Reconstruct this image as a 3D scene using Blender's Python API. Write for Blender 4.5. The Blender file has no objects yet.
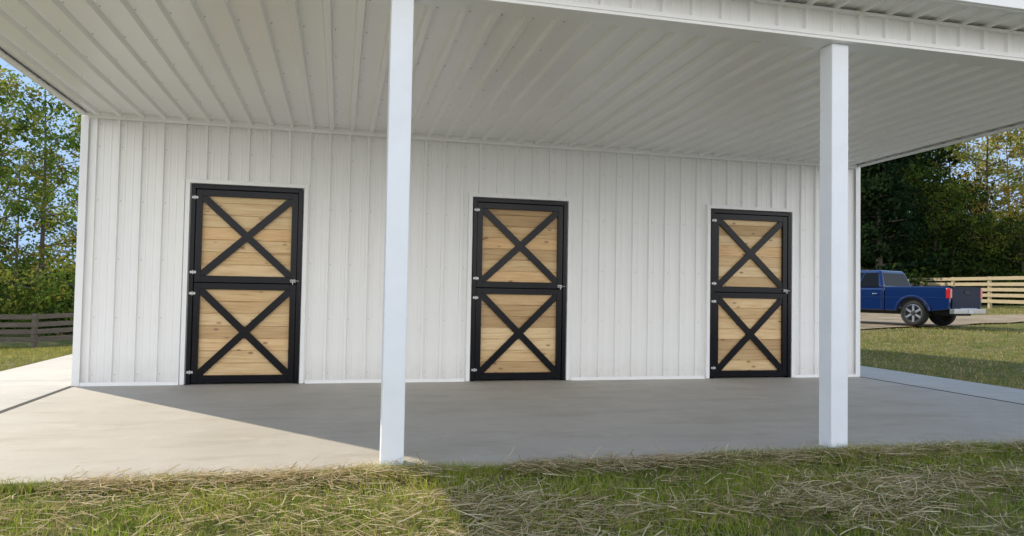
import bpy, math, random
import numpy as np
from mathutils import Vector, Matrix, Quaternion
random.seed(3); rng=np.random.default_rng(3)
sc=bpy.context.scene
COL=sc.collection
# ------------------------------------------------------------ helpers
def smooth(a,b,x):
    t=np.clip((np.asarray(x,float)-a)/(b-a),0,1); return t*t*(3-2*t)
def ground_z(x,y):
    x=np.asarray(x,float); y=np.asarray(y,float)
    z=-0.045+0.28*smooth(9,18,x)+0.62*smooth(19,33,x)
    z=z-0.85*smooth(2,17,y)*(1-smooth(-9,0,x))
    z=z-.03*smooth(-4.8,-6.5,y)
    return z
def vnoise(x,y,scale,seed):
    r=np.random.default_rng(seed); G=r.random((64,64))
    u=np.asarray(x)/scale+100.3; v=np.asarray(y)/scale+100.7
    i=np.floor(u).astype(int); j=np.floor(v).astype(int); fu=u-i; fv=v-j
    fu=fu*fu*(3-2*fu); fv=fv*fv*(3-2*fv)
    a=G[i%64,j%64];b=G[(i+1)%64,j%64];c=G[i%64,(j+1)%64];d=G[(i+1)%64,(j+1)%64]
    return (a*(1-fu)+b*fu)*(1-fv)+(c*(1-fu)+d*fu)*fv
class MB:
    def __init__(s): s.v=[];s.f=[];s.m=[]
    def poly(s,pts,mi=0):
        n=len(s.v); s.v+= [tuple(p) for p in pts]; s.f.append(tuple(range(n,n+len(pts)))); s.m.append(mi)
    def box(s,x0,x1,y0,y1,z0,z1,mi=0,M=None):
        P=[(x0,y0,z0),(x1,y0,z0),(x1,y1,z0),(x0,y1,z0),(x0,y0,z1),(x1,y0,z1),(x1,y1,z1),(x0,y1,z1)]
        if M is not None: P=[tuple(M@Vector(p)) for p in P]
        n=len(s.v); s.v+=P
        for f in ((0,3,2,1),(4,5,6,7),(0,1,5,4),(1,2,6,5),(2,3,7,6),(3,0,4,7)):
            s.f.append(tuple(n+i for i in f)); s.m.append(mi)
    def prism(s,prof,y0,y1,mi=0):
        n=len(s.v); k=len(prof)
        s.v+=[(p[0],y0,p[1]) for p in prof]+[(p[0],y1,p[1]) for p in prof]
        s.f.append(tuple(range(n,n+k))); s.m.append(mi)
        s.f.append(tuple(reversed(range(n+k,n+2*k)))); s.m.append(mi)
        for i in range(k):
            j=(i+1)%k; s.f.append((n+i,n+k+i,n+k+j,n+j)); s.m.append(mi)
    def tube(s,pts,rad,n=6,mi=0):
        base=len(s.v)
        for k,p in enumerate(pts):
            p=Vector(p)
            d=(Vector(pts[min(k+1,len(pts)-1)])-Vector(pts[max(k-1,0)])).normalized()
            a=d.orthogonal().normalized() if abs(d.z)<.9 else Vector((1,0,0))-d*d.x
            a.normalize(); b=d.cross(a)
            for i in range(n):
                t=2*math.pi*i/n; s.v.append(tuple(p+(a*math.cos(t)+b*math.sin(t))*rad[k]))
        for k in range(len(pts)-1):
            for i in range(n):
                j=(i+1)%n; s.f.append((base+k*n+i,base+k*n+j,base+(k+1)*n+j,base+(k+1)*n+i)); s.m.append(mi)
    def lathe(s,prof,n=28,mi=0): # axis y, prof (r,y)
        base=len(s.v)
        for r,y in prof:
            for i in range(n):
                t=2*math.pi*i/n; s.v.append((r*math.cos(t),y,r*math.sin(t)))
        for k in range(len(prof)-1):
            for i in range(n):
                j=(i+1)%n; s.f.append((base+k*n+i,base+k*n+j,base+(k+1)*n+j,base+(k+1)*n+i)); s.m.append(mi)
    def mesh(s,name,mats,smoothf=False):
        me=bpy.data.meshes.new(name); me.from_pydata(s.v,[],s.f)
        for m in mats: me.materials.append(m)
        me.polygons.foreach_set('material_index',s.m)
        if smoothf: me.polygons.foreach_set('use_smooth',[True]*len(s.f))
        me.update(); return me
def obj(name,me,parent=None,loc=(0,0,0),rot=None):
    o=bpy.data.objects.new(name,me); COL.objects.link(o); o.location=loc
    if rot is not None: o.rotation_euler=rot
    if parent is not None: o.parent=parent
    return o
def fixn(me):
    import bmesh
    bm=bmesh.new(); bm.from_mesh(me); bmesh.ops.remove_doubles(bm,verts=bm.verts,dist=1e-5)
    bmesh.ops.recalc_face_normals(bm,faces=bm.faces); bm.to_mesh(me); bm.free()
def bevel(o,w=.006,seg=2,ang=35):
    m=o.modifiers.new('b','BEVEL'); m.width=w; m.segments=seg; m.limit_method='ANGLE'; m.angle_limit=math.radians(ang)
def tag(o,label,cat,group=None):
    o['label']=label; o['category']=cat
    if group: o['group']=group
def np_mesh(name,V,F,colr,mat):
    me=bpy.data.meshes.new(name); nv=len(V); nf,k=F.shape
    me.vertices.add(nv); me.vertices.foreach_set('co',V.astype(np.float32).ravel())
    me.loops.add(nf*k); me.loops.foreach_set('vertex_index',F.astype(np.int32).ravel())
    me.polygons.add(nf); me.polygons.foreach_set('loop_start',np.arange(0,nf*k,k,dtype=np.int32))
    me.update(calc_edges=True)
    if colr is not None:
        a=me.color_attributes.new('col','FLOAT_COLOR','POINT')
        c=np.ones((nv,4),np.float32); c[:,:3]=colr; a.data.foreach_set('color',c.ravel())
    me.materials.append(mat); me.validate(); return me
# ------------------------------------------------------------ materials
def M(name):
    m=bpy.data.materials.new(name); m.use_nodes=True; nt=m.node_tree; nt.nodes.clear()
    out=nt.nodes.new('ShaderNodeOutputMaterial'); p=nt.nodes.new('ShaderNodeBsdfPrincipled')
    nt.links.new(p.outputs[0],out.inputs[0]); return m,nt,p,out
def N(nt,t,**k):
    n=nt.nodes.new(t)
    for a,b in k.items(): setattr(n,a,b)
    return n
def noise(nt,vec,scale,detail=4,rough=.6):
    n=N(nt,'ShaderNodeTexNoise'); n.inputs['Scale'].default_value=scale; n.inputs['Detail'].default_value=detail; n.inputs['Roughness'].default_value=rough
    if vec is not None: nt.links.new(vec,n.inputs['Vector'])
    return n.outputs['Fac']
def ramp(nt,fac,stops):
    r=N(nt,'ShaderNodeValToRGB'); e=r.color_ramp.elements
    while len(e)<len(stops): e.new(.5)
    for i,(p,c) in enumerate(stops): e[i].position=p; e[i].color=(*c,1) if len(c)==3 else c
    nt.links.new(fac,r.inputs[0]); return r.outputs[0]
def mix(nt,a,b,fac,mode='MIX'):
    m=N(nt,'ShaderNodeMix',data_type='RGBA',blend_type=mode)
    if isinstance(fac,(int,float)): m.inputs[0].default_value=fac
    else: nt.links.new(fac,m.inputs[0])
    for i,x in ((6,a),(7,b)):
        if isinstance(x,tuple): m.inputs[i].default_value=(*x,1)
        else: nt.links.new(x,m.inputs[i])
    return m.outputs[2]
def bump(nt,p,h,strength,dist=.01):
    b=N(nt,'ShaderNodeBump'); b.inputs['Strength'].default_value=strength; b.inputs['Distance'].default_value=dist
    nt.links.new(h,b.inputs['Height']); nt.links.new(b.outputs[0],p.inputs['Normal'])
def coords(nt,scale=(1,1,1),kind='Object'):
    t=N(nt,'ShaderNodeTexCoord'); mp=N(nt,'ShaderNodeMapping'); mp.inputs['Scale'].default_value=scale
    nt.links.new(t.outputs[kind],mp.inputs[0]); return mp.outputs[0]
def simple(name,c,rough=.5,metal=0,var=.12,scale=6,bumps=0,coat=0,spec=.5):
    m,nt,p,_=M(name); v=coords(nt); f=noise(nt,v,scale,4)
    nt.links.new(ramp(nt,f,[(.3,tuple(x*(1-var) for x in c)),(.7,tuple(min(1,x*(1+var)) for x in c))]),p.inputs['Base Color'])
    p.inputs['Roughness'].default_value=rough; p.inputs['Metallic'].default_value=metal
    p.inputs['Coat Weight'].default_value=coat; p.inputs['Specular IOR Level'].default_value=spec
    if bumps: bump(nt,p,noise(nt,v,scale*8,3),bumps,.004)
    return m
def white_metal(name,c,dust=.35,bs=.03,rough=.36):
    m,nt,p,_=M(name); v=coords(nt)
    f=noise(nt,v,1.3,4); col=ramp(nt,f,[(.3,tuple(x*.975 for x in c)),(.7,c)])
    sx=N(nt,'ShaderNodeSeparateXYZ'); nt.links.new(v,sx.inputs[0])
    mr=N(nt,'ShaderNodeMapRange'); mr.inputs[1].default_value=0; mr.inputs[2].default_value=.35; mr.inputs[3].default_value=dust; mr.inputs[4].default_value=0
    nt.links.new(sx.outputs[2],mr.inputs[0])
    mm=N(nt,'ShaderNodeMath',operation='MULTIPLY'); nt.links.new(mr.outputs[0],mm.inputs[0]); nt.links.new(noise(nt,v,7,4),mm.inputs[1])
    col=mix(nt,col,(.42,.36,.28),mm.outputs[0])
    nt.links.new(col,p.inputs['Base Color']); p.inputs['Roughness'].default_value=rough
    if bs: bump(nt,p,noise(nt,v,2.2,2),bs,.02)
    return m
m_white=white_metal('white_steel_siding',(.90,.90,.895),rough=.34)
m_ceil=white_metal('white_steel_ceiling',(.91,.91,.90),bs=0,rough=.32)
m_trim=simple('white_trim',(.89,.895,.90),.4,var=.03,scale=2)
m_post=simple('white_post_paint',(.83,.87,.93),.42,var=.04,scale=3,bumps=.1)
m_screw=simple('screw_head',(.5,.5,.5),.5,var=.1)
m_black=simple('black_powder_coat',(.003,.0035,.007),.22,var=.3,scale=9,spec=.25)
m_steel=simple('zinc_steel',(.45,.45,.45),.4,.8,var=.1)
m_roof=simple('roof_steel',(.25,.26,.27),.4,.3)
m_dark=simple('dark_interior',(.02,.02,.02),.8)
m_joint=simple('joint_filler',(.025,.023,.02),.9)
def mk_wood():
    m,nt,p,_=M('pine_planks')
    t=N(nt,'ShaderNodeTexCoord'); oi=N(nt,'ShaderNodeObjectInfo')
    add=N(nt,'ShaderNodeVectorMath',operation='MULTIPLY_ADD'); 
    cmb=N(nt,'ShaderNodeCombineXYZ'); nt.links.new(oi.outputs['Random'],cmb.inputs[0]); nt.links.new(oi.outputs['Random'],cmb.inputs[1])
    nt.links.new(cmb.outputs[0],add.inputs[0]); add.inputs[1].default_value=(7,13,0); nt.links.new(t.outputs['Object'],add.inputs[2])
    sx=N(nt,'ShaderNodeSeparateXYZ'); nt.links.new(add.outputs[0],sx.inputs[0])
    sb=N(nt,'ShaderNodeMath',operation='SUBTRACT'); nt.links.new(sx.outputs[2],sb.inputs[0]); sb.inputs[1].default_value=.097
    dv=N(nt,'ShaderNodeMath',operation='DIVIDE'); nt.links.new(sb.outputs[0],dv.inputs[0]); dv.inputs[1].default_value=.141
    fl=N(nt,'ShaderNodeMath',operation='FLOOR'); nt.links.new(dv.outputs[0],fl.inputs[0])
    c2=N(nt,'ShaderNodeCombineXYZ'); nt.links.new(fl.outputs[0],c2.inputs[2]); nt.links.new(oi.outputs['Random'],c2.inputs[0])
    wn=N(nt,'ShaderNodeTexWhiteNoise',noise_dimensions='3D'); nt.links.new(c2.outputs[0],wn.inputs['Vector'])
    ma=N(nt,'ShaderNodeVectorMath',operation='MULTIPLY_ADD'); nt.links.new(wn.outputs['Color'],ma.inputs[0]); ma.inputs[1].default_value=(9,9,0); nt.links.new(add.outputs[0],ma.inputs[2])
    mp=N(nt,'ShaderNodeMapping'); mp.inputs['Scale'].default_value=(1.2,2,22); nt.links.new(ma.outputs[0],mp.inputs[0])
    g=noise(nt,mp.outputs[0],2.2,5,.65)
    col=ramp(nt,g,[(.25,(.50,.31,.14)),(.45,(.73,.53,.29)),(.75,(.86,.69,.43))])
    tone=ramp(nt,wn.outputs['Value'],[(0,(.62,.54,.45)),(.3,(.88,.81,.71)),(.6,(1,1,.99)),(1,(1.0,.87,.74))])
    col=mix(nt,col,tone,1.0,'MULTIPLY')
    mk=N(nt,'ShaderNodeMapping'); mk.inputs['Scale'].default_value=(4.2,0,9); nt.links.new(ma.outputs[0],mk.inputs[0])
    vo=N(nt,'ShaderNodeTexVoronoi'); vo.inputs['Scale'].default_value=1.0; nt.links.new(mk.outputs[0],vo.inputs['Vector'])
    kn=ramp(nt,vo.outputs['Distance'],[(.06,(.85,.85,.85)),(.18,(0,0,0))])
    col=mix(nt,col,(.20,.09,.04),kn)
    nt.links.new(col,p.inputs['Base Color']); p.inputs['Roughness'].default_value=.5
    bump(nt,p,g,.2,.003); return m
m_wood=mk_wood()
def mk_conc(name,a,b,st):
    m,nt,p,_=M(name); v=coords(nt)
    f=noise(nt,v,.9,5,.6); col=ramp(nt,f,[(.3,a),(.7,b)])
    f2=noise(nt,v,55,3); col=mix(nt,col,tuple(x*.8 for x in a),ramp(nt,f2,[(.5,(0,0,0)),(.8,(.5,.5,.5))]))
    f3=noise(nt,coords(nt,(.5,2.2,1)),1.6,6,.7); col=mix(nt,col,st,ramp(nt,f3,[(.5,(0,0,0)),(.75,(.7,.7,.7))]))
    f4=noise(nt,v,2.6,6,.75); col=mix(nt,col,tuple(x*1.12 for x in b),ramp(nt,f4,[(.52,(0,0,0)),(.7,(.5,.5,.5))]))
    nt.links.new(col,p.inputs['Base Color']); p.inputs['Roughness'].default_value=.72
    bump(nt,p,noise(nt,v,60,4),.25,.004); return m
m_conc=mk_conc('concrete',(.45,.415,.36),(.53,.495,.44),(.34,.295,.22))
m_conc2=mk_conc('concrete_walk',(.47,.45,.415),(.56,.54,.50),(.38,.35,.30))
def mk_ground():
    m,nt,p,_=M('lawn_ground'); v=coords(nt)
    f=noise(nt,v,.35,6,.65); g=ramp(nt,f,[(.3,(.09,.13,.025)),(.55,(.15,.19,.04)),(.75,(.28,.25,.11))])
    f2=noise(nt,v,2.5,7,.75); g=mix(nt,g,(.36,.28,.15),ramp(nt,f2,[(.44,(0,0,0)),(.62,(.85,.85,.85))]))
    f3=noise(nt,v,14,5,.8); g=mix(nt,g,(.035,.032,.014),ramp(nt,f3,[(.48,(0,0,0)),(.72,(.85,.85,.85))]))
    sx=N(nt,'ShaderNodeSeparateXYZ'); nt.links.new(v,sx.inputs[0])
    mr=N(nt,'ShaderNodeMapRange'); mr.inputs[1].default_value=-8; mr.inputs[2].default_value=-9.5; mr.inputs[3].default_value=0; mr.inputs[4].default_value=.9
    nt.links.new(sx.outputs[1],mr.inputs[0])
    g=mix(nt,g,(.60,.55,.47),mr.outputs[0])  # unseen ground behind the camera paled to bounce light onto wall and ceiling
    nt.links.new(g,p.inputs['Base Color']); p.inputs['Roughness'].default_value=.95; p.inputs['Specular IOR Level'].default_value=.1
    bump(nt,p,noise(nt,v,18,5,.8),.9,.05); return m
m_ground=mk_ground()
def mk_gravel():
    m,nt,p,_=M('gravel'); v=coords(nt)
    f=noise(nt,v,.8,7,.75); col=ramp(nt,f,[(.3,(.20,.15,.09)),(.5,(.34,.27,.18)),(.7,(.44,.37,.27))])
    f2=noise(nt,v,9,5,.8); col=mix(nt,col,(.10,.10,.045),ramp(nt,f2,[(.52,(0,0,0)),(.7,(.7,.7,.7))]))
    nt.links.new(col,p.inputs['Base Color']); p.inputs['Roughness'].default_value=.95
    bump(nt,p,noise(nt,v,30,4),.7,.03); return m
m_gravel=mk_gravel()
def mk_leaf(name,trans=.35,rough=.6):
    m,nt,p,out=M(name); at=N(nt,'ShaderNodeAttribute'); at.attribute_name='col'
    nt.nodes.remove(p); df=N(nt,'ShaderNodeBsdfDiffuse'); nt.links.new(at.outputs['Color'],df.inputs[0])
    tr=N(nt,'ShaderNodeBsdfTranslucent'); nt.links.new(at.outputs['Color'],tr.inputs[0])
    mx=N(nt,'ShaderNodeMixShader'); mx.inputs[0].default_value=trans
    nt.links.new(df.outputs[0],mx.inputs[1]); nt.links.new(tr.outputs[0],mx.inputs[2]); nt.links.new(mx.outputs[0],out.inputs[0]); return m
m_leaf=mk_leaf('leaves',.42); m_grass=mk_leaf('grass_blades',.45); m_straw=mk_leaf('dry_straw',.12,.7)
def mk_bark():
    m,nt,p,_=M('bark'); f=noise(nt,coords(nt,(9,9,1.5)),2,5,.7)
    nt.links.new(ramp(nt,f,[(.3,(.05,.04,.03)),(.7,(.17,.14,.11))]),p.inputs['Base Color']); p.inputs['Roughness'].default_value=.9
    bump(nt,p,f,.6,.03); return m
m_bark=mk_bark()
def mk_board(name,a,b):
    m,nt,p,_=M(name); f=noise(nt,coords(nt,(1.2,9,9)),3,5,.7)
    nt.links.new(ramp(nt,f,[(.3,a),(.7,b)]),p.inputs['Base Color']); p.inputs['Roughness'].default_value=.85; bump(nt,p,f,.3,.005); return m
m_fold=mk_board('weathered_boards',(.12,.095,.07),(.25,.20,.15))
m_fnew=mk_board('new_pine_boards',(.31,.25,.15),(.44,.37,.24))
# ------------------------------------------------------------ world, sun, camera
EL=29.6; AZ=-40.1
w=bpy.data.worlds.new('World'); sc.world=w; w.use_nodes=True; nt=w.node_tree
sky=nt.nodes.new('ShaderNodeTexSky'); sky.sky_type='NISHITA'; sky.sun_disc=False
sky.sun_elevation=math.radians(EL); sky.sun_rotation=math.radians(AZ%360); sky.air_density=1.0; sky.dust_density=.15; sky.ozone_density=1.3
bg=nt.nodes['Background']; ST=.30
tint=N(nt,'ShaderNodeMix',data_type='RGBA',blend_type='MULTIPLY'); tint.inputs[0].default_value=1; tint.inputs[7].default_value=(1.05,.97,.90,1)
mn=N(nt,'ShaderNodeVectorMath',operation='MINIMUM'); mn.inputs[1].default_value=(.46/ST,.67/ST,1.0/ST)
nt.links.new(sky.outputs[0],tint.inputs[6]); nt.links.new(tint.outputs[2],mn.inputs[0])
# unseen bright cloud bank added low opposite the sun to light the shaded porch
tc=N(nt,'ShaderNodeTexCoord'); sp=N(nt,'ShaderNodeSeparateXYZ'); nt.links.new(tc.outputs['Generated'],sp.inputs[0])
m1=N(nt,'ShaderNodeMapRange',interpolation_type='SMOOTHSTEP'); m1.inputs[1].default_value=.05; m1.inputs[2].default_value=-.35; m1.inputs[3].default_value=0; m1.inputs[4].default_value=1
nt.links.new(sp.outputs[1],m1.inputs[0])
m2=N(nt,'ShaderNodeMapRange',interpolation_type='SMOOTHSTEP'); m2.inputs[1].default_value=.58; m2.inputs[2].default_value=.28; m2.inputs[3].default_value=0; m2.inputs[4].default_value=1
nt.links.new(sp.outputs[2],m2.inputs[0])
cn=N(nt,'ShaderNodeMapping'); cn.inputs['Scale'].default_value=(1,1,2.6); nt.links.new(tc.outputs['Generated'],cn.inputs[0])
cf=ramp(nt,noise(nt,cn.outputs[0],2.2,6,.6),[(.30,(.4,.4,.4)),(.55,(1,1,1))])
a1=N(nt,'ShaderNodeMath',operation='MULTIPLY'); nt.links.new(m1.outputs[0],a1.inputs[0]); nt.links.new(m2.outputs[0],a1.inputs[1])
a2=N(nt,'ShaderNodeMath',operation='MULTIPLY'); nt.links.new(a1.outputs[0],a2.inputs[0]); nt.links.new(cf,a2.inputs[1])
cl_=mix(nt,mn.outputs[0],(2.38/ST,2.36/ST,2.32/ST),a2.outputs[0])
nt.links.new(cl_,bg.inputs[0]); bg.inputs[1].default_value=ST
sd=Vector((math.sin(math.radians(AZ))*math.cos(math.radians(EL)),math.cos(math.radians(AZ))*math.cos(math.radians(EL)),math.sin(math.radians(EL))))
sl=bpy.data.lights.new('sun','SUN'); sl.energy=5.0; sl.angle=math.radians(.5); sl.color=(1,.88,.69)
so=obj('sun',sl); so.rotation_euler=sd.to_track_quat('Z','Y').to_euler(); so.location=(-20,30,30)
cd=bpy.data.cameras.new('camera'); cam=obj('camera',cd); sc.camera=cam
cd.sensor_width=36; cd.lens=717/1024*36; cd.clip_end=3000
R=Matrix.Rotation(math.radians(-13.5),4,'Z')@Matrix.Rotation(math.radians(90+1.92),4,'X')@Matrix.Rotation(math.radians(1.01),4,'Z')
cam.matrix_world=Matrix.Translation((0,-8.78,1.11))@R
sc.view_settings.view_transform='Standard'; sc.view_settings.look='None'; sc.view_settings.exposure=0
# ------------------------------------------------------------ ground
def axis(lo,hi,step,far):
    a=list(np.arange(lo,hi+1e-6,step)); s=step; x=hi
    while x<far: s*=1.35; x+=s; a.append(x)
    s=step; x=lo
    while x>-far: s*=1.35; x-=s; a.insert(0,x)
    return np.array(a)
xs=axis(-20,45,.5,900); ys=axis(-12,40,.5,900)
X,Y=np.meshgrid(xs,ys,indexing='ij'); Z=ground_z(X,Y)
far=np.maximum(np.abs(X),np.abs(Y)); Z=Z+.05*(vnoise(X,Y,3,5)-.5)*smooth(10,16,far)*1.5
V=np.stack([X,Y,Z],-1).reshape(-1,3); nx,ny=X.shape
I=np.arange(nx*ny).reshape(nx,ny)
F=np.stack([I[:-1,:-1],I[1:,:-1],I[1:,1:],I[:-1,1:]],-1).reshape(-1,4)
g=obj('ground',np_mesh('ground',V,F,None,m_ground)); g['kind']='structure'; g['label']='lawn of grass and dry straw sloping around the barn'
g.data.polygons.foreach_set('use_smooth',[True]*len(g.data.polygons))
# slab and walks
XL,XR=-2.78,7.16
SE=-4.23
mb=MB(); mb.box(XL-.0,XR,SE,.10,-.35,0); o=obj('porch_slab',mb.mesh('porch_slab',[m_conc])); bevel(o,.006); o['kind']='structure'
o['label']='concrete porch slab in front of the barn'
for x0,x1 in ((XL-1.35,XL-.07),(XR+.085,XR+1.25)):
    mb=MB(); 
    for k in range(6):
        y0=SE+k*2.4; mb.box(x0,x1,y0+.006,y0+2.394,-.5,-.004)
    o=obj('path',mb.mesh('path',[m_conc2])); bevel(o,.005); o['kind']='structure'; o['label']='concrete walk along the side of the barn'
for x0,x1 in ((XL-.068,XL-.002),(XR+.002,XR+.083)):
    mb=MB(); mb.box(x0,x1,SE+.01,9,-.3,-.005); o=obj('slab_joint',mb.mesh('slab_joint',[m_joint])); o['kind']='structure'; o['label']='dark joint between porch slab and walk'
# gravel drive
def strip(cl,wd,off,name):
    pts=[]
    for k in range(len(cl)-1):
        for t in np.linspace(0,1,12,endpoint=False):
            p0=np.array(cl[max(k-1,0)]);p1=np.array(cl[k]);p2=np.array(cl[k+1]);p3=np.array(cl[min(k+2,len(cl)-1)])
            pts.append(.5*((2*p1)+(-p0+p2)*t+(2*p0-5*p1+4*p2-p3)*t*t+(-p0+3*p1-3*p2+p3)*t**3))
    pts=np.array(pts); d=np.gradient(pts,axis=0); d/=np.linalg.norm(d,axis=1)[:,None]; nrm=np.stack([-d[:,1],d[:,0]],1)
    W=np.linspace(-1,1,13); P=pts[:,None,:]+nrm[:,None,:]*(W[None,:,None]*(wd+.5*vnoise(pts[:,0],pts[:,1],1.2,9)[:,None,None]))
    Zp=ground_z(P[...,0],P[...,1])+off; V=np.concatenate([P,Zp[...,None]],-1).reshape(-1,3); n0,n1=Zp.shape; I=np.arange(n0*n1).reshape(n0,n1)
    F=np.stack([I[:-1,:-1],I[1:,:-1],I[1:,1:],I[:-1,1:]],-1).reshape(-1,4)
    o=obj(name,np_mesh(name,V,F,None,m_gravel)); o['kind']='structure'; o['label']='tan gravel driveway under the pickup truck'; return pts
pts=strip([(4,11),(9,11.3),(15,12.4),(20,14.5),(23.5,21),(24.8,30),(25,45)],2.9,.05,'driveway')
pts2=strip([(15,11.8),(20,13.2),(24.3,12.5),(26.2,7),(27.5,-6)],1.9,.058,'driveway')
# ------------------------------------------------------------ barn
barn=obj('barn',None,None,(0,0,0)); tag(barn,'white ribbed metal barn with an open porch and three stall doors','barn')
PITCH=.2286
def prof(a,b,extra=(),hh=.028,st=.007,mh=.0035,rw=.014):
    pts=[(a,0),(b,0)]; k=a+PITCH*.5; 
    while k<b-.04:
        pts+=[(k-rw-st,0),(k-rw,hh),(k+rw,hh),(k+rw+st,0)]
        if mh:
          for q in (1/3,2/3):
            c=k+PITCH*q
            if c<b-.03: pts+=[(c-.010,0),(c-.005,mh),(c+.005,mh),(c+.010,0)]
        k+=PITCH
    pts=sorted(set(pts)); X0=[p[0] for p in pts];H0=[p[1] for p in pts]
    xs=sorted(set(X0+[e for e in extra if a<e<b])); return [(x,float(np.interp(x,X0,H0))) for x in xs]
def screws(mb,s,t,fn,r=.006,mi=1):
    P0=[Vector(fn(s+r*math.cos(a),t+r*math.sin(a),0)) for a in np.linspace(0,2*math.pi,7)[:-1]]
    P1=[Vector(fn(s+r*.7*math.cos(a),t+r*.7*math.sin(a),.005)) for a in np.linspace(0,2*math.pi,7)[:-1]]
    mb.poly(P1,mi)
    for i in range(6): j=(i+1)%6; mb.poly([P0[i],P0[j],P1[j],P1[i]],mi)
DW=1.22; DH=2.27
cent=[-1.05,2.205,5.455]; DOORS=[(c-DW/2-.012,c+DW/2+.012) for c in cent]; DT=DH+.012
ext=[e for d in DOORS for e in d]
P=prof(XL,XR,ext); mb=MB()
for (x0,h0),(x1,h1) in zip(P[:-1],P[1:]):
    xm=(x0+x1)/2; zb=.012
    for a,b in DOORS:
        if a<xm<b: zb=DT
    mb.poly([(x0,-h0,zb),(x1,-h1,zb),(x1,-h1,3.06),(x0,-h0,3.06)])
k=XL+PITCH*.5
while k<XR-.05:
    for z in (.12,.75,1.4,2.05,2.65,2.9):
        s=k+.040
        if not any(a-.06<s<b+.06 and z<DT+.07 for a,b in DOORS): screws(mb,s,z,lambda s,t,h:(s,-.001-h,t))
    k+=PITCH
obj('front_wall',mb.mesh('front_wall',[m_white,m_screw]),barn)
roofz=lambda y: np.interp(y,[-4.66,2.45,9.6],[3.40,4.9,3.36])
cz=lambda y: 3.012+.045*(-y/4.1)
for xx,sg in ((XL,-1),(XR,1)):
    mb=MB(); P=prof(0,9.0,hh=.025)
    for (s0,h0),(s1,h1) in zip(P[:-1],P[1:]):
        mb.poly([(xx+sg*h0,s0,-.03),(xx+sg*h1,s1,-.03),(xx+sg*h1,s1,roofz(s1)),(xx+sg*h0,s0,roofz(s0))])
    P=prof(-4.6,0,hh=.025)
    for (s0,h0),(s1,h1) in zip(P[:-1],P[1:]):
        mb.poly([(xx+sg*h0,s0,cz(s0)-.01),(xx+sg*h1,s1,cz(s1)-.01),(xx+sg*h1,s1,roofz(s1)),(xx+sg*h0,s0,roofz(s0))])
    obj('side_wall',mb.mesh('side_wall',[m_white]),barn)
mb=MB(); P=prof(XL,XR)
for (s0,h0),(s1,h1) in zip(P[:-1],P[1:]): mb.poly([(s0,9+h0,-.6),(s1,9+h1,-.6),(s1,9+h1,3.4),(s0,9+h0,3.4)])
obj('back_wall',mb.mesh('back_wall',[m_white]),barn)
# ceiling
mb=MB(); P=prof(XL+.02,XR-.02,hh=.040,st=.012,mh=0,rw=.022)
for (s0,h0),(s1,h1) in zip(P[:-1],P[1:]):
    mb.poly([(s0,-4.1,cz(-4.1)+.01-h0),(s1,-4.1,cz(-4.1)+.01-h1),(s1,-.001,cz(0)+.01-h1),(s0,-.001,cz(0)+.01-h0)])
k=XL+.02+PITCH*.5
while k<XR-.05:
    for y in np.arange(-3.9,-.05,.61): screws(mb,k+.055,y,lambda s,t,h:(s,t,cz(t)+.0095-h),.006)
    k+=PITCH
obj('porch_ceiling',mb.mesh('porch_ceiling',[m_ceil,m_screw]),barn)
# roof
mb=MB(); a=XL-.04; b=XR+.04
for y0,y1 in ((-4.68,2.45),(2.45,9.62)):
    z0,z1=float(roofz(y0)),float(roofz(y1)); 
    mb.poly([(a,y0,z0+.05),(b,y0,z0+.05),(b,y1,z1+.05),(a,y1,z1+.05)]); mb.poly([(a,y0,z0+.01),(a,y1,z1+.01),(b,y1,z1+.01),(b,y0,z0+.01)])
    for q in (a,b): mb.poly([(q,y0,z0+.01),(q,y0,z0+.05),(q,y1,z1+.05),(q,y1,z1+.01)])
obj('roof',mb.mesh('roof',[m_roof]),barn)
# header
HZ=.045
mb=MB(); mb.box(XL+.01,XR-.01,-4.185,-4.05,3.0+HZ,3.215+HZ); P=prof(XL+.02,XR-.02)
for (s0,h0),(s1,h1) in zip(P[:-1],P[1:]): mb.poly([(s0,-4.19-h0,3.03+HZ),(s1,-4.19-h1,3.03+HZ),(s1,-4.19-h1,3.2+HZ),(s0,-4.19-h0,3.2+HZ)])
obj('header_beam',mb.mesh('header_beam',[m_white]),barn)
mb=MB(); mb.box(XL+.01,XR-.01,-4.225,-4.03,2.975+HZ,2.998+HZ); mb.box(XL+.01,XR-.01,-4.228,-4.19,2.999+HZ,3.032+HZ)
mb.box(XL+.01,XR-.01,-4.232,-4.19,3.19+HZ,3.212+HZ)
o=obj('header_trim',mb.mesh('header_trim',[m_trim]),barn); bevel(o,.003)
mb=MB(); P=prof(XL+.02,XR-.02)
for (s0,h0),(s1,h1) in zip(P[:-1],P[1:]): mb.poly([(s0,-4.6,3.232+HZ-h0),(s1,-4.6,3.232+HZ-h1),(s1,-4.19,3.232+HZ-h1),(s0,-4.19,3.232+HZ-h0)])
obj('eave_soffit',mb.mesh('eave_soffit',[m_ceil]),barn)
mb=MB(); mb.box(XL-.02,XR+.02,-4.63,-4.6,3.19+HZ,3.375+HZ); mb.box(XL-.02,XR+.02,-4.6,-4.56,3.185+HZ,3.198+HZ)
o=obj('fascia',mb.mesh('fascia',[m_trim]),barn); bevel(o,.004)
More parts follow.
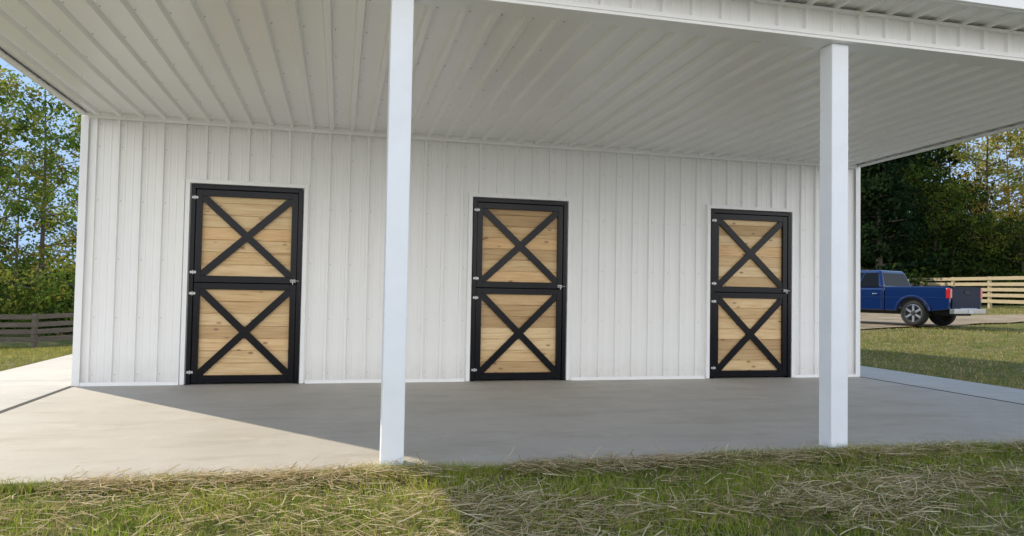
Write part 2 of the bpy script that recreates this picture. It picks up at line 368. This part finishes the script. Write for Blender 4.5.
for xx,sg in ((XL,-1),(XR,1)):
    x0,x1=sorted((xx+sg*.028,xx-sg*.03)); A=cz(-4.6)-.038; B=cz(-.03)-.038
    def slab(x0,x1,h0,h1):
        ya,yb=-4.6,-.05; P=[(x0,ya,A+h0),(x1,ya,A+h0),(x1,yb,B+h0),(x0,yb,B+h0),(x0,ya,A+h1),(x1,ya,A+h1),(x1,yb,B+h1),(x0,yb,B+h1)]
        for f in ((0,3,2,1),(4,5,6,7),(0,1,5,4),(1,2,6,5),(2,3,7,6),(3,0,4,7)): mb.poly([P[i] for i in f])
    mb=MB(); slab(x0,x1,0,.02); x0,x1=sorted((xx+sg*.032,xx+sg*.026)); slab(x0,x1,.021,.11)
    o=obj('edge_trim',mb.mesh('edge_trim',[m_trim]),barn)
    mb=MB(); x0,x1=sorted((xx+sg*.030,xx-sg*.045)); mb.box(x0,x1,-.037,-.031,.0,2.985); 
    x0,x1=sorted((xx+sg*.034,xx+sg*.028)); mb.box(x0,x1,-.031,.09,-.02,2.985)
    o=obj('corner_trim',mb.mesh('corner_trim',[m_trim]),barn); bevel(o,.002)
mb=MB(); mb.box(XL+.05,XR-.05,-.058,-.031,2.952,3.045)
o=obj('ceiling_trim',mb.mesh('ceiling_trim',[m_trim]),barn); bevel(o,.003)
cuts=[XL+.05]+[e+s for (a,b) in DOORS for e,s in ((a,-.06),(b,.06))]+[XR-.05]
for a,b in zip(cuts[::2],cuts[1::2]):
    mb=MB(); mb.box(a,b,-.038,-.030,.0,.04); mb.box(a,b,-.048,-.038,.0,.010); obj('base_trim',mb.mesh('base_trim',[m_trim]),barn)
mb=MB(); mb.box(XL+.05,XR-.05,.12,.16,0,3.0); obj('inner_wall',mb.mesh('inner_wall',[m_dark]),barn)
# posts
pm=MB(); pm.box(-.072,.072,-.072,.072,0,2.973+HZ); pmesh=pm.mesh('porch_post',[m_post])
for i,x in enumerate((XL+.12,.352,3.617,XR-.12)):
    o=obj('porch_post',pmesh,barn,(x,-4.095,0)); bevel(o,.007)
# ------------------------------------------------------------ doors
def planks(mb,x0,x1,z0,z1):
    n=7; s=(z1-z0)/n
    for i in range(n): mb.box(x0,x1,.0,.02,z0+i*s+.004,z0+(i+1)*s-.005)
    mb.box(x0,x1,.016,.03,z0,z1)
wx=.495
mb=MB(); planks(mb,-wx,wx,1.225,2.148+.064); planks(mb,-wx,wx,.097,1.084); panel=mb.mesh('stall_door',[m_wood])
mb=MB(); y0=-.04
j=.048
mb.box(-.61,-.61+j,-.05,.06,0,DH); mb.box(.61-j,.61,-.05,.06,0,DH); mb.box(-.61+j,.61-j,-.05,.06,DH-j,DH)
def leaf(z0,z1,rb,rt):
    a=-.61+j+.005; b=.61-j-.005; s=.069
    mb.box(a,a+s,y0,.03,z0,z1); mb.box(b-s,b,y0,.03,z0,z1); mb.box(a+s,b-s,y0+.0,.03,z0,z0+rb); mb.box(a+s,b-s,y0,.03,z1-rt,z1)
leaf(1.158,DH-j-.005,.076,.075); leaf(.018,1.152,.08,.074)
frame=mb.mesh('door_frame',[m_black])
def brace(z0,z1):
    mb=MB(); cx=0; cz_=(z0+z1)/2; L=math.hypot(2*wx,z1-z0)
    for s,yy in ((1,-.030),(-1,-.0325)):
        Mx=Matrix.Translation((cx,0,cz_))@Matrix.Rotation(-s*math.atan2(z1-z0,2*wx),4,'Y')
        mb.box(-L/2-.01,L/2+.01,yy,-.002,-.040,.040,0,Mx)
    return mb.mesh('cross_brace',[m_black])
br1=brace(1.232,2.145); br2=brace(.1,1.079)
mb=MB(); mb.box(-.035,.032,-.054,-.0505,-.013,.013); 
mb.tube([(-.0,-.058,-.022),(-.0,-.058,.022)],[.006,.006],8); hinge=mb.mesh('hinge',[m_steel])
mb=MB(); mb.box(-.03,.03,-.052,-.041,-.016,.016); mb.tube([(-.035,-.058,0),(.07,-.058,0)],[.007,.007],8); mb.tube([(.0,-.055,0),(.0,-.085,0)],[.005,.005],8); mb.tube([(-.0,-.085,.0),(-.0,-.085,-.04)],[.007,.007],8)
latch=mb.mesh('latch',[m_steel])
mb=MB(); cw=.048
mb.box(-.622-cw,-.622,-.055,.02,.0,DT+cw); mb.box(.622,.622+cw,-.055,.02,.0,DT+cw); mb.box(-.622,.622,-.055,.02,DT,DT+cw)
mb.box(-.622,-.612,-.02,.06,0,DT);mb.box(.612,.622,-.02,.06,0,DT)
casing=mb.mesh('door_casing',[m_trim])
for c in cent:
    d=obj('stall_door',panel,barn,(c,0,.003))
    for nm,me in (('door_frame',frame),('cross_brace',br1),('cross_brace',br2),('door_casing',casing)):
        q=obj(nm,me,d)
        if nm!='cross_brace': bevel(q,.004)
    for z in (.14,1.03,1.27,2.12): obj('hinge',hinge,d,(-.565,0,z))
    obj('latch',latch,d,(.52,0,1.19)); 
# ------------------------------------------------------------ fences
def fence(name,p0,p1,h,nr,mat,label,bh=.14,sp=2.4,side=1):
    p0=np.array(p0,float); p1=np.array(p1,float); L=np.linalg.norm(p1-p0); d=(p1-p0)/L; n=int(L/sp); nn=np.array([-d[1],d[0]])*side
    f=obj(name,None,None,(p0[0],p0[1],float(ground_z(*p0)))); tag(f,label,'fence'); org=Vector(f.location); ang=math.atan2(d[1],d[0])
    for i in range(n+1):
        p=p0+d*sp*i; z=float(ground_z(*p)); mb=MB(); t=random.uniform(-.02,.02)
        mb.box(-.065,.065,-.065,.065,-.3,h+.02+t); o=obj('fence_post',mb.mesh('fence_post',[mat]),f,Vector((p[0],p[1],z))-org,(random.uniform(-.015,.015),random.uniform(-.015,.015),ang)); bevel(o,.01)
        if i<n:
            q=p+d*sp; z2=float(ground_z(*q)); off=nn*.092
            for k in range(nr):
                zz=h-bh/2-k*(h-.14)/nr+random.uniform(-.012,.012); mb=MB()
                P=[(0,z+zz-bh/2),(sp,z2+zz-bh/2),(sp,z2+zz+bh/2),(0,z+zz+bh/2)]
                mb.prism([(a+.006 if a==0 else a-.006,b-z) for a,b in P],-.019,.019)
                obj('fence_rail',mb.mesh('fence_rail',[mat]),f,Vector((p[0]+off[0],p[1]+off[1],z))-org,(0,0,ang))
dl=np.array((.625,.78)); c0=np.array((-9.0,15.9))
fence('rail_fence',c0-dl*9.6,c0+dl*13,1.05,4,m_fold,'weathered dark brown four rail board fence below the trees',.14,2.4,-1)
fence('rail_fence',(28.2,9),(30.6,27),1.45,5,m_fnew,'pale new pine board fence beside the gravel drive',.155,2.4,1)
# ------------------------------------------------------------ trees
def leaves(cent_,cols,n,spread,size,r,flat=.8):
    k=len(cent_); idx=np.repeat(np.arange(k),n); C=cent_[idx]+r.normal(0,1,(k*n,3))*np.array([spread,spread,spread*flat])
    a=r.normal(0,1,(k*n,3)); a/=np.linalg.norm(a,axis=1)[:,None]; b=np.cross(a,r.normal(0,1,(k*n,3))); b/=np.linalg.norm(b,axis=1)[:,None]
    s=size*r.uniform(.6,1.3,(k*n,1)); a=a*s; b=b*s*.6
    V=np.stack([C-a,C+b,C+a,C-b],1).reshape(-1,3); F=np.arange(k*n*4).reshape(-1,4)
    cc=cols[idx]*r.uniform(.7,1.3,(k*n,1)); cc=np.repeat(cc,4,axis=0); return V,F,cc
def tree_mesh(seed,H,CR,tr,ncl,nl,ls,spread,pal,base=.3,shape='round'):
    r=np.random.default_rng(seed); mb=MB(); lean=r.uniform(-.04,.04,2)*H
    tp=[]; 
    for t in np.linspace(0,1,9): tp.append(np.array([lean[0]*t+.12*math.sin(3*t+seed),lean[1]*t+.12*math.cos(4*t+seed)-.12,H*.93*t-.2*(t==0)]))
    mb.tube(tp,[tr*(1.35 if i==0 else 1)*(1-.88*i/8) for i in range(9)],8)
    cl=[]
    nlimb=int(12+ncl/9)
    ends=[]
    for i in range(nlimb):
        t=base+(.97-base)*((i+.5)/nlimb)**.9; az=i*2.4+r.uniform(-.4,.4); 
        if shape=='round': rad=CR*math.sqrt(max(.06,1-((t-(base+.97)/2-.02)/(.6*(1-base)))**2))
        else: rad=CR*(1.03-t)/(1-base)*1.0+.3
        rad*=r.uniform(.65,1.12); p=np.array([np.interp(t,np.linspace(0,1,9),[q[j] for q in tp]) for j in range(3)])
        up=rad*(.55 if shape=='round' else .05)*r.uniform(.5,1.2)
        e=p+np.array([math.cos(az)*rad,math.sin(az)*rad,up]); m1=p*.6+e*.4+np.array([0,0,-.12*up]); m2=p*.25+e*.75+r.normal(0,.12,3)
        rr=tr*.42*(1-t*.7); mb.tube([p,m1,m2,e],[rr,rr*.7,rr*.42,rr*.12],5); ends.append((p,m1,m2,e,rr))
    per=max(1,ncl//nlimb)
    for p,m1,m2,e,rr in ends:
        for q in range(per):
            t=r.uniform(.35,1.05); b0=m1+(e-m1)*t; c=b0+r.normal(0,1,3)*np.array([.6,.6,.45])*(CR*.26)
            cl.append(c); 
            if q%2==0: mb.tube([b0,(b0+c)/2+np.array([0,0,.08]),c],[rr*.3,rr*.2,rr*.06],4)
    cl=np.array(cl); pal=np.array(pal); ci=r.integers(0,len(pal),len(cl)); cols=pal[ci]*r.uniform(.75,1.25,(len(cl),1))
    V,F,cc=leaves(cl,cols,nl,spread,ls,r)
    return mb.mesh('trunk',[m_bark],True), np_mesh('crown',V,F,cc,m_leaf)
GL=[(.13,.20,.035),(.19,.26,.045),(.08,.14,.028),(.28,.30,.06)]
GD=[(.030,.054,.015),(.045,.078,.018),(.024,.041,.012),(.07,.105,.02)]
AU=[(.46,.34,.07),(.40,.38,.08),(.28,.33,.07),(.50,.40,.10)]
EV=[(.014,.03,.013),(.021,.037,.015)]
TY={'light':tree_mesh(1,12.5,3.1,.15,112,42,.10,.25,GL,.12),
'light2':tree_mesh(12,11,2.6,.12,95,42,.095,.24,GL+[(.28,.24,.05)],.08),
'dark':tree_mesh(2,14,4.2,.26,200,50,.18,.5,GD,.15),
'dark2':tree_mesh(5,12,3.6,.22,170,45,.17,.46,GD+[(.15,.19,.035),(.10,.14,.025)],.1),
'autumn':tree_mesh(7,16,3.4,.22,120,42,.14,.38,AU,.2),
'ever':tree_mesh(9,13,2.6,.22,220,55,.15,.34,EV,.06,'cone')}
def put(kind,x,y,s,rz,label,cat='tree',group=None,name='tree',sz=1):
    t,c=TY[kind]; e=obj(name,None,None,(x,y,float(ground_z(x,y))-.05)); e.scale=(s,s,s*sz); e.rotation_euler=(0,0,rz)
    obj('trunk',t,e); obj('crown',c,e); tag(e,label,cat,group)
def pos(px,depth):
    u=(px-512)/717; return ((.2334+.9724*u)*depth,(.9724-.2334*u)*depth-8.78)
for px,dp,k,s in ((-65,31,'light',1.0),(-14,29,'light',.86),(42,32,'light2',1.08),(102,30,'light',.96),(80,45,'light',1.05),(-45,48,'light',1.1),(130,40,'light2',1.15),(-120,34,'light2',1.1),(18,42,'light2',.95),(-95,27,'light2',.8)):
    x,y=pos(px,dp); put(k,x,y,s,random.uniform(0,6.28),'airy green leafed tree standing beyond the weathered fence','tree','trees behind the weathered fence')
for px,dp,k,s,lb in ((845,44,'dark2',1.0,0),(880,40,'ever',.95,1),(908,47,'dark',.92,0),(938,42,'dark2',.62,0),(960,50,'dark',.5,0),(985,46,'autumn',.82,2),(1010,52,'dark2',.55,0),(1040,44,'autumn',.75,2),(1075,50,'dark',.5,0),(1120,46,'dark2',.65,0),(925,58,'ever',.8,1),(865,55,'dark',1.1,0),(1012,60,'autumn',.9,2),(1150,52,'autumn',.9,2),(1024,39,'dark2',.40,0),(972,41,'dark2',.42,0),(1200,48,'dark',.9,0),(820,50,'dark',1.0,0),(1090,56,'autumn',.95,2),(948,54,'autumn',.85,2)):
    x,y=pos(px,dp); put(k,x,y,s,random.uniform(0,6.28),('dark green leafy tree at the edge of the wood','dark dense evergreen tree in the wood behind the truck','thin autumn tree with yellow and orange leaves')[lb],'tree','trees behind the pickup and fence')
# shrubs
def shrub_mesh(seed,pal,n=60):
    r=np.random.default_rng(seed); c=r.normal(0,1,(n,3))*np.array([.85,.85,.45])+np.array([0,0,.85]); c[:,2]=np.abs(c[:,2])
    mb=MB(); 
    V,F,cc=leaves(c,np.array(pal)[r.integers(0,len(pal),n)]*r.uniform(.6,1.3,(n,1)),50,.26,.085,r); 
    for i in range(0,n,3): mb.tube([(0,0,-.1),tuple(c[i]*.5),tuple(c[i])],[.02,.014,.005],4)
    return mb.mesh('stem',[m_bark]),np_mesh('crown',V,F,cc,m_leaf)
TY['s1']=shrub_mesh(3,GL); TY['s2']=shrub_mesh(4,GD)
for i in range(24):
    left=i<12; px=random.uniform(-90,110) if left else random.uniform(850,1120); dp=random.uniform(27,33) if left else random.uniform(39,44)
    x,y=pos(px,dp); k='s1' if (left and i%3) else 's2'; t,c=TY[k]; e=obj('shrub',None,None,(x,y,float(ground_z(x,y))-.05)); s=random.uniform(.7,1.15)*(1 if left else 1.5); e.scale=(s,s,s); e.rotation_euler=(0,0,random.uniform(0,6))
    obj('stem',t,e); obj('crown',c,e); tag(e,'leafy undergrowth bush below the trees','bush','bushes under the trees')
# distant wood
r=np.random.default_rng(8); cc=[]; cl=[]
for i in range(2400):
    a=r.uniform(-75,75); rad=r.uniform(64,78); ang=math.radians(90-a); x=rad*math.cos(ang)*1.0; y=rad*math.sin(ang)-5
    h=(4.5+3.0*float(vnoise(a,0,4,3))+2*float(vnoise(a,0,1.2,4)))*(1.0 if x>0 else .55); cl.append((x,y,float(ground_z(x,y))+h*r.uniform(0,1)**.8))
    cc.append(np.array(GD[r.integers(0,4)])*r.uniform(.8,2.0))
V,F,c=leaves(np.array(cl),np.array(cc),18,.9,.38,r)
o=obj('distant_wood',np_mesh('distant_wood',V,F,c,m_leaf)); o['kind']='stuff'; tag(o,'far belt of dark green woodland behind the barn','wood')
# ------------------------------------------------------------ grass + straw
def in_hard(x,y): return ((x>XL-1.4)&(x<XR+1.3)&(y>SE-.0)&(y<10.2))
def blades(x,y,h,wd,col,r,lean=.5,name='grass'):
    n=len(x); z=ground_z(x,y)-.005; az=r.uniform(0,2*np.pi,n); la=r.uniform(0,2*np.pi,n); ln=r.uniform(.1,lean,n)*h
    d=np.stack([np.cos(az),np.sin(az),0*az],1)*wd[:,None]; l=np.stack([np.cos(la),np.sin(la),0*la],1)*ln[:,None]
    B=np.stack([x,y,z],1); U=np.array([0,0,1.])[None]*h[:,None]
    v0=B-d; v1=B+d; v2=B+U*.55+l*.4+d*.7; v3=B+U*.55+l*.4-d*.7; v4=B+U*.93+l*1.2+d*.1; v5=B+U*.93+l*1.2-d*.1
    V=np.stack([v0,v1,v2,v3,v4,v5],1).reshape(-1,3); i=np.arange(n)*6
    F=np.concatenate([np.stack([i,i+1,i+2,i+3],1),np.stack([i+3,i+2,i+4,i+5],1)])
    return V,F,np.repeat(col,6,axis=0)
def scatter(n,x0,x1,y0,y1,r,fn=None):
    x=r.uniform(x0,x1,n); y=r.uniform(y0,y1,n); k=~in_hard(x,y)
    if fn is not None: k&=fn(x,y)>r.random(n)
    return x[k],y[k]
r=np.random.default_rng(21)
dens=lambda x,y: .28+.95*vnoise(x,y,.35,31)*vnoise(x,y,1.3,32)*2
x,y=scatter(230000,-4.5,9.5,-7.6,SE,r,dens)
xe=r.uniform(-4.5,9.3,14000); ye=SE-np.abs(r.normal(0,.05,14000)); x=np.concatenate([x,xe]); y=np.concatenate([y,ye]); n=len(x)
g1=np.array([(.16,.27,.03)]); g2=np.array([(.48,.54,.08)]); t=(vnoise(x,y,.5,33)*.6+r.random(n)*.5)[:,None]
col=(g1*(1-t)+g2*t)*r.uniform(.65,1.2,(n,1)); dry=r.random(n)<.2; col[dry]=np.array((.58,.46,.25))*r.uniform(.6,1.1,(dry.sum(),1))
hh=r.uniform(.025,.08,n)*(.5+1.0*vnoise(x,y,.4,35)); hh=np.where(y>SE-.12,hh*.9+.02,hh)
V,F,c=blades(x,y,hh,r.uniform(.0012,.0028,n),col,r,.9)
o=obj('grass',np_mesh('grass',V,F,c,m_grass)); o['kind']='stuff'; tag(o,'short green lawn grass in front of the porch slab','grass')
x,y=scatter(110000,8.3,30,-6,18,r,lambda x,y:np.clip(1.2-(x-8)/26,0.15,1)*np.clip(.25+1.3*vnoise(x,y,1.5,61),0,1)); x2,y2=scatter(60000,-14,-4.1,-3,17,r)
x=np.concatenate([x,x2]); y=np.concatenate([y,y2])
dmin=np.min(np.hypot(x[:,None]-pts[None,::6,0],y[:,None]-pts[None,::6,1]),axis=1); dm2=np.min(np.hypot(x[:,None]-pts2[None,::6,0],y[:,None]-pts2[None,::6,1]),axis=1); k=(dmin>3.2+r.normal(0,.35,len(x)))&(dm2>2.2+r.normal(0,.3,len(x))); x=x[k];y=y[k]; n=len(x)
t=(vnoise(x,y,1.2,43)*.7+r.random(n)*.4)[:,None]; col=(np.array([(.15,.19,.035)])*(1-t)+np.array([(.43,.38,.13)])*t)*r.uniform(.7,1.25,(n,1))
dry=(r.random(n)<.35)&(x>0); col[dry]=np.array((.52,.42,.22))*r.uniform(.6,1.1,(dry.sum(),1))
dd=np.hypot(x,y+8.78)
V,F,c=blades(x,y,r.uniform(.03,.08,n),r.uniform(.003,.006,n)*(.5+dd/14),col,r,.9)
o=obj('grass',np_mesh('grass',V,F,c,m_grass)); o['kind']='stuff'; tag(o,'lawn grass beside the barn and drive','grass')
def straw(x,y,r,lmin,lmax,wd,zmax,zoff=0):
    n=len(x); L=r.uniform(lmin,lmax,n); a=r.normal(.15,.75,n)+(r.random(n)<.3)*r.uniform(0,3.1,n); kb=r.normal(0,.5,n)
    Z=ground_z(x,y)+r.uniform(.004,zmax,n)+zoff; tilt=r.normal(0,.12,n); wd=wd*r.uniform(.5,1.6,n)
    px,py,pz=x.copy(),y.copy(),Z.copy(); S=4; rows=[]
    for s in range(S):
        aa=a+kb*(s/(S-1)-.5); nxv=-np.sin(aa)*wd; nyv=np.cos(aa)*wd; rz=r.uniform(-.6,.6,n)*wd
        rows+= [np.stack([px+nxv,py+nyv,pz+rz],1),np.stack([px-nxv,py-nyv,pz-rz],1)]
        px=px+np.cos(aa)*L/(S-1); py=py+np.sin(aa)*L/(S-1); pz=np.maximum(pz+tilt*L/(S-1)-.002*s,ground_z(px,py)+.003)
        on=(py>SE-.02); pz=np.where(on,np.maximum(pz,.004),pz)
    V=np.stack(rows,1).reshape(-1,3); i=np.arange(n)*2*S; F=np.concatenate([np.stack([i+2*s,i+2*s+1,i+2*s+3,i+2*s+2],1) for s in range(S-1)])
    t=r.random((n,1)); col=(np.array([(.42,.29,.13)])*(1-t)+np.array([(.84,.72,.47)])*t)*r.uniform(.7,1.1,(n,1)); return V,F,np.repeat(col,2*S,axis=0)
sd_=lambda x,y: np.clip(4.4*(vnoise(x*.6,y*1.5,.45,51)*.55+vnoise(x,y,1.1,52)*.5-.41),.05,1)*np.where(y>-4.75,1.0,.9)*np.where(x<.6,.28,.9)
x,y=scatter(98000,-4.5,9.3,-7.4,SE-.06,r,sd_); xe=r.uniform(-4.5,9.3,8500); ye=SE-.04-np.abs(r.normal(0,.08,8500)); kk=vnoise(xe,ye*0,.5,77)>.3
x=np.concatenate([x,xe[kk]]); y=np.concatenate([y,ye[kk]])
V,F,c=straw(x,y,r,.05,.26,.0018,.08)
o=obj('straw',np_mesh('straw',V,F,c,m_straw)); o['kind']='stuff'; tag(o,'loose dry straw strewn over the lawn by the slab','straw')
# ------------------------------------------------------------ pickup
m_blue=simple('blue_car_paint',(.003,.021,.11),.12,.0,var=.05,coat=1.0)
m_gate=simple('dimmed_tailgate_blue',(.002,.009,.035),.4,.0,var=.05,spec=.15)  # body blue painted darker, so the tailgate shows less sky reflection
m_glass=simple('car_glass',(.006,.007,.008),.1,0,var=.05,spec=.2)
m_chrome=simple('chrome',(.6,.61,.63),.2,1,var=.05)
m_tyre=simple('tyre_rubber',(.02,.02,.02),.85,bumps=.3)
m_rim=simple('alloy_rim',(.55,.56,.58),.3,.9,var=.05)
m_red=simple('red_lens',(.5,.012,.01),.2,coat=1)
m_plate=simple('plate',(.6,.62,.65),.4)
m_plast=simple('black_plastic',(.02,.02,.022),.6)
HD=math.radians(108); TX,TYy=17.36,11.44
truck=obj('pickup_truck',None,None,(TX,TYy,float(ground_z(17.3,10))+.05),(0,0,HD)); truck.scale=(.93,.93,.93)
tag(truck,'blue crew cab pickup truck parked on the gravel drive','truck')
WR=.43
def arch(cx,r,z0,n=12):
    a0=math.asin((z0-WR)/r); return [(cx+r*math.cos(t),WR+r*math.sin(t)) for t in np.linspace(a0,math.pi-a0,n)]
RX,FX=-1.72,1.95
def loft(name,prof,rings,mat):
    mb=MB(); k=len(prof)
    for y,ins in rings:
        for px_,pz in prof:
            t=np.clip((pz-.85)/.42,0,1); lo=np.clip((.7-pz)/.2,0,1)
            mb.v.append((px_-(.0 if abs(px_)<2 else math.copysign(ins*1.2,px_)), y, pz-ins*t*.9+ins*lo*.3))
    for r_ in range(len(rings)-1):
        for i in range(k):
            j_=(i+1)%k; mb.f.append((r_*k+i,(r_+1)*k+i,(r_+1)*k+j_,r_*k+j_)); mb.m.append(0)
    mb.f.append(tuple(range(k))); mb.m.append(0); n=(len(rings)-1)*k; mb.f.append(tuple(reversed(range(n,n+k)))); mb.m.append(0)
    me=mb.mesh(name,[mat]); fixn(me); return me
fr=[(-.74,.5),(-.74,.8),(-.74,1.20),(-.70,1.27),(.4,1.27),(1.45,1.27),(2.1,1.24),(2.55,1.18),(2.8,1.08),(2.9,.9),(2.9,.5)]+arch(FX,.52,.5)
rings=[(-.985,.07),(-.965,.03),(-.92,.0),(.92,0),(.965,.03),(.985,.07)]
me=loft('body',fr,rings,m_blue); o=obj('body',me,truck); bevel(o,.03,3,25)
bs=[(-2.86,.58),(-2.90,.80),(-2.90,1.05),(-2.86,1.26),(-2.80,1.31),(-.78,1.31),(-.78,.5)]+arch(RX,.52,.5)
mb=MB()
mb.prism(bs,.90,.985); mb.prism(bs,-.985,-.90); mb.box(-2.86,-.8,-.895,.895,.62,.68); mb.box(-.86,-.79,-.895,.895,.68,1.29)
me=mb.mesh('cargo_bed',[m_blue]); fixn(me); o=obj('cargo_bed',me,truck); bevel(o,.038,4,30)
mb=MB(); mb.box(RX-.45,RX+.45,.70,.89,.68,.98); mb.box(RX-.45,RX+.45,-.89,-.70,.68,.98); mb.box(-2.84,-.86,-.69,.69,.682,.70)
mb.box(-2.8,2.6,-.5,.5,.38,.56)
o=obj('bed_liner',mb.mesh('bed_liner',[m_plast]),truck)
for s in (-1,1):
    for cx in (RX,FX):
        mb=MB(); A=arch(cx,.525,.52,14); B=arch(cx,.60,.52,14); prof_=A+B[::-1]; mb.prism(prof_,*sorted((s*.96,s*1.03))); me=mb.mesh('wheel_arch',[m_blue]); fixn(me); o=obj('wheel_arch',me,truck); bevel(o,.025,3)
    mb=MB(); mb.box(-2.7,2.7,*sorted((s*.975,s*.993)),.93,.955); o=obj('side_moulding',mb.mesh('side_moulding',[m_blue]),truck); bevel(o,.006)
zb=1.255; zt=1.88
bot=[(-.70,-.95),(1.42,-.95),(1.42,.95),(-.70,.95)]; top=[(-.48,-.72),(.62,-.72),(.62,.72),(-.48,.72)]
mb=MB(); Bv=[(x,y,zb) for x,y in bot]; Tv=[(x,y,zt) for x,y in top]
mb.poly(Tv); mb.poly(Bv[::-1])
for i in range(4): j2=(i+1)%4; mb.poly([Bv[i],Bv[j2],Tv[j2],Tv[i]])
me=mb.mesh('cab',[m_blue]); fixn(me); o=obj('cab',me,truck); bevel(o,.10,4,20)
def onface(P00,P10,P11,P01,s0,s1,t0,t1,off):
    P00,P10,P11,P01=map(Vector,(P00,P10,P11,P01)); n=(P10-P00).cross(P01-P00).normalized()*off
    f=lambda s,t:(P00*(1-s)+P10*s)*(1-t)+(P01*(1-s)+P11*s)*t+n
    return [f(s0,t0),f(s1,t0),f(s1,t1),f(s0,t1)]
def window(face,s0,s1,t0,t1):
    a=onface(*face,s0,s1,t0,t1,.007); b_=onface(*face,s0,s1,t0,t1,-.02); mb=MB(); mb.poly(a)
    for i in range(4): j2=(i+1)%4; mb.poly([a[i],b_[i],b_[j2],a[j2]])
    me=mb.mesh('window',[m_glass]); obj('window',me,truck)
Fr=(Bv[0],Bv[1],Tv[1],Tv[0]); Fl=(Bv[2],Bv[3],Tv[3],Tv[2]); Ff=(Bv[1],Bv[2],Tv[2],Tv[1]); Fb=(Bv[3],Bv[0],Tv[0],Tv[3])
window(Fr,.07,.44,.06,.84); window(Fr,.47,.90,.06,.84); window(Fl,.10,.53,.06,.84); window(Fl,.56,.93,.06,.84)
window(Ff,.07,.93,.1,.86); window(Fb,.08,.92,.12,.84)
for s in (-1,1):
    y=s*.988
    for x in (-.66,.35,1.36):
        mb=MB(); mb.box(x-.006,x+.006,*sorted((y,y-s*.01)),.56,1.18); obj('door_seam',mb.mesh('door_seam',[m_plast]),truck)
for s in (-1,1):
    for x in (-.52,.50):
        mb=MB(); mb.box(x,x+.16,*sorted((s*.98,s*1.02)),1.04,1.075); o=obj('door_handle',mb.mesh('door_handle',[m_chrome]),truck); bevel(o,.008)
    mb=MB(); mb.box(1.12,1.22,*sorted((s*.97,s*1.22)),1.27,1.45); o=obj('wing_mirror',mb.mesh('wing_mirror',[m_plast]),truck); bevel(o,.03)
    mb=MB(); mb.box(-2.925,-2.79,*sorted((s*.87,s*1.0)),.93,1.25); o=obj('tail_light',mb.mesh('tail_light',[m_red]),truck); bevel(o,.02)
    mb=MB(); mb.box(2.7,2.92,*sorted((s*.62,s*.95)),.85,1.05); o=obj('headlight',mb.mesh('headlight',[m_chrome]),truck); bevel(o,.03)
mb=MB(); mb.box(-2.92,-2.86,-.865,.865,.62,1.29); mb.box(-2.928,-2.919,-.72,.72,.70,.82); mb.box(-2.935,-2.86,-.865,.865,1.245,1.31)
o=obj('tailgate',mb.mesh('tailgate',[m_gate]),truck); bevel(o,.02)
mb=MB(); mb.box(-2.94,-2.92,-.14,.14,1.08,1.18); o=obj('tailgate_handle',mb.mesh('tailgate_handle',[m_plast]),truck); bevel(o,.01)
mb=MB(); mb.box(-3.04,-2.88,-.96,.96,.45,.61); mb.box(-3.0,-2.8,-.5,.5,.611,.63); o=obj('rear_bumper',mb.mesh('rear_bumper',[m_chrome]),truck); bevel(o,.045,3)
mb=MB(); mb.box(-3.052,-3.042,-.15,.15,.47,.58); obj('licence_plate',mb.mesh('licence_plate',[m_plate]),truck)
mb=MB(); mb.box(2.86,3.0,-.95,.95,.45,.68); o=obj('front_bumper',mb.mesh('front_bumper',[m_chrome]),truck); bevel(o,.03,3)
mb=MB(); mb.box(2.86,2.92,-.6,.6,.72,1.04); o=obj('grille',mb.mesh('grille',[m_plast]),truck)
mb=MB(); mb.lathe([(.29,-.13),(.35,-.14),(.41,-.125),(.427,-.08),(.43,0),(.427,.08),(.41,.125),(.35,.14),(.29,.13)],36); tyre=mb.mesh('tyre',[m_tyre],True)
mb=MB(); mb.lathe([(.295,-.12),(.295,.12),(.275,.125),(.265,.08),(.26,-.1)],36); mb.lathe([(.07,.11),(.07,.06)],16)
for i in range(6):
    Mx=Matrix.Rotation(i*math.pi/3,4,'Y'); mb.box(-.035,.035,.06,.10,.04,.27,0,Mx)
rim=mb.mesh('rim',[m_rim])
mb=MB(); mb.lathe([(.0,.12),(.075,.115),(.08,.05),(.26,.03),(.26,-.05),(.0,-.05)],24); hub=mb.mesh('wheel',[m_plast])
for cx in (RX,FX):
    for s in (-1,1):
        wv=obj('wheel',hub,truck,(cx,s*.83,WR+.003),(0,0,0 if s>0 else math.pi)); obj('tyre',tyre,wv); obj('rim',rim,wv)
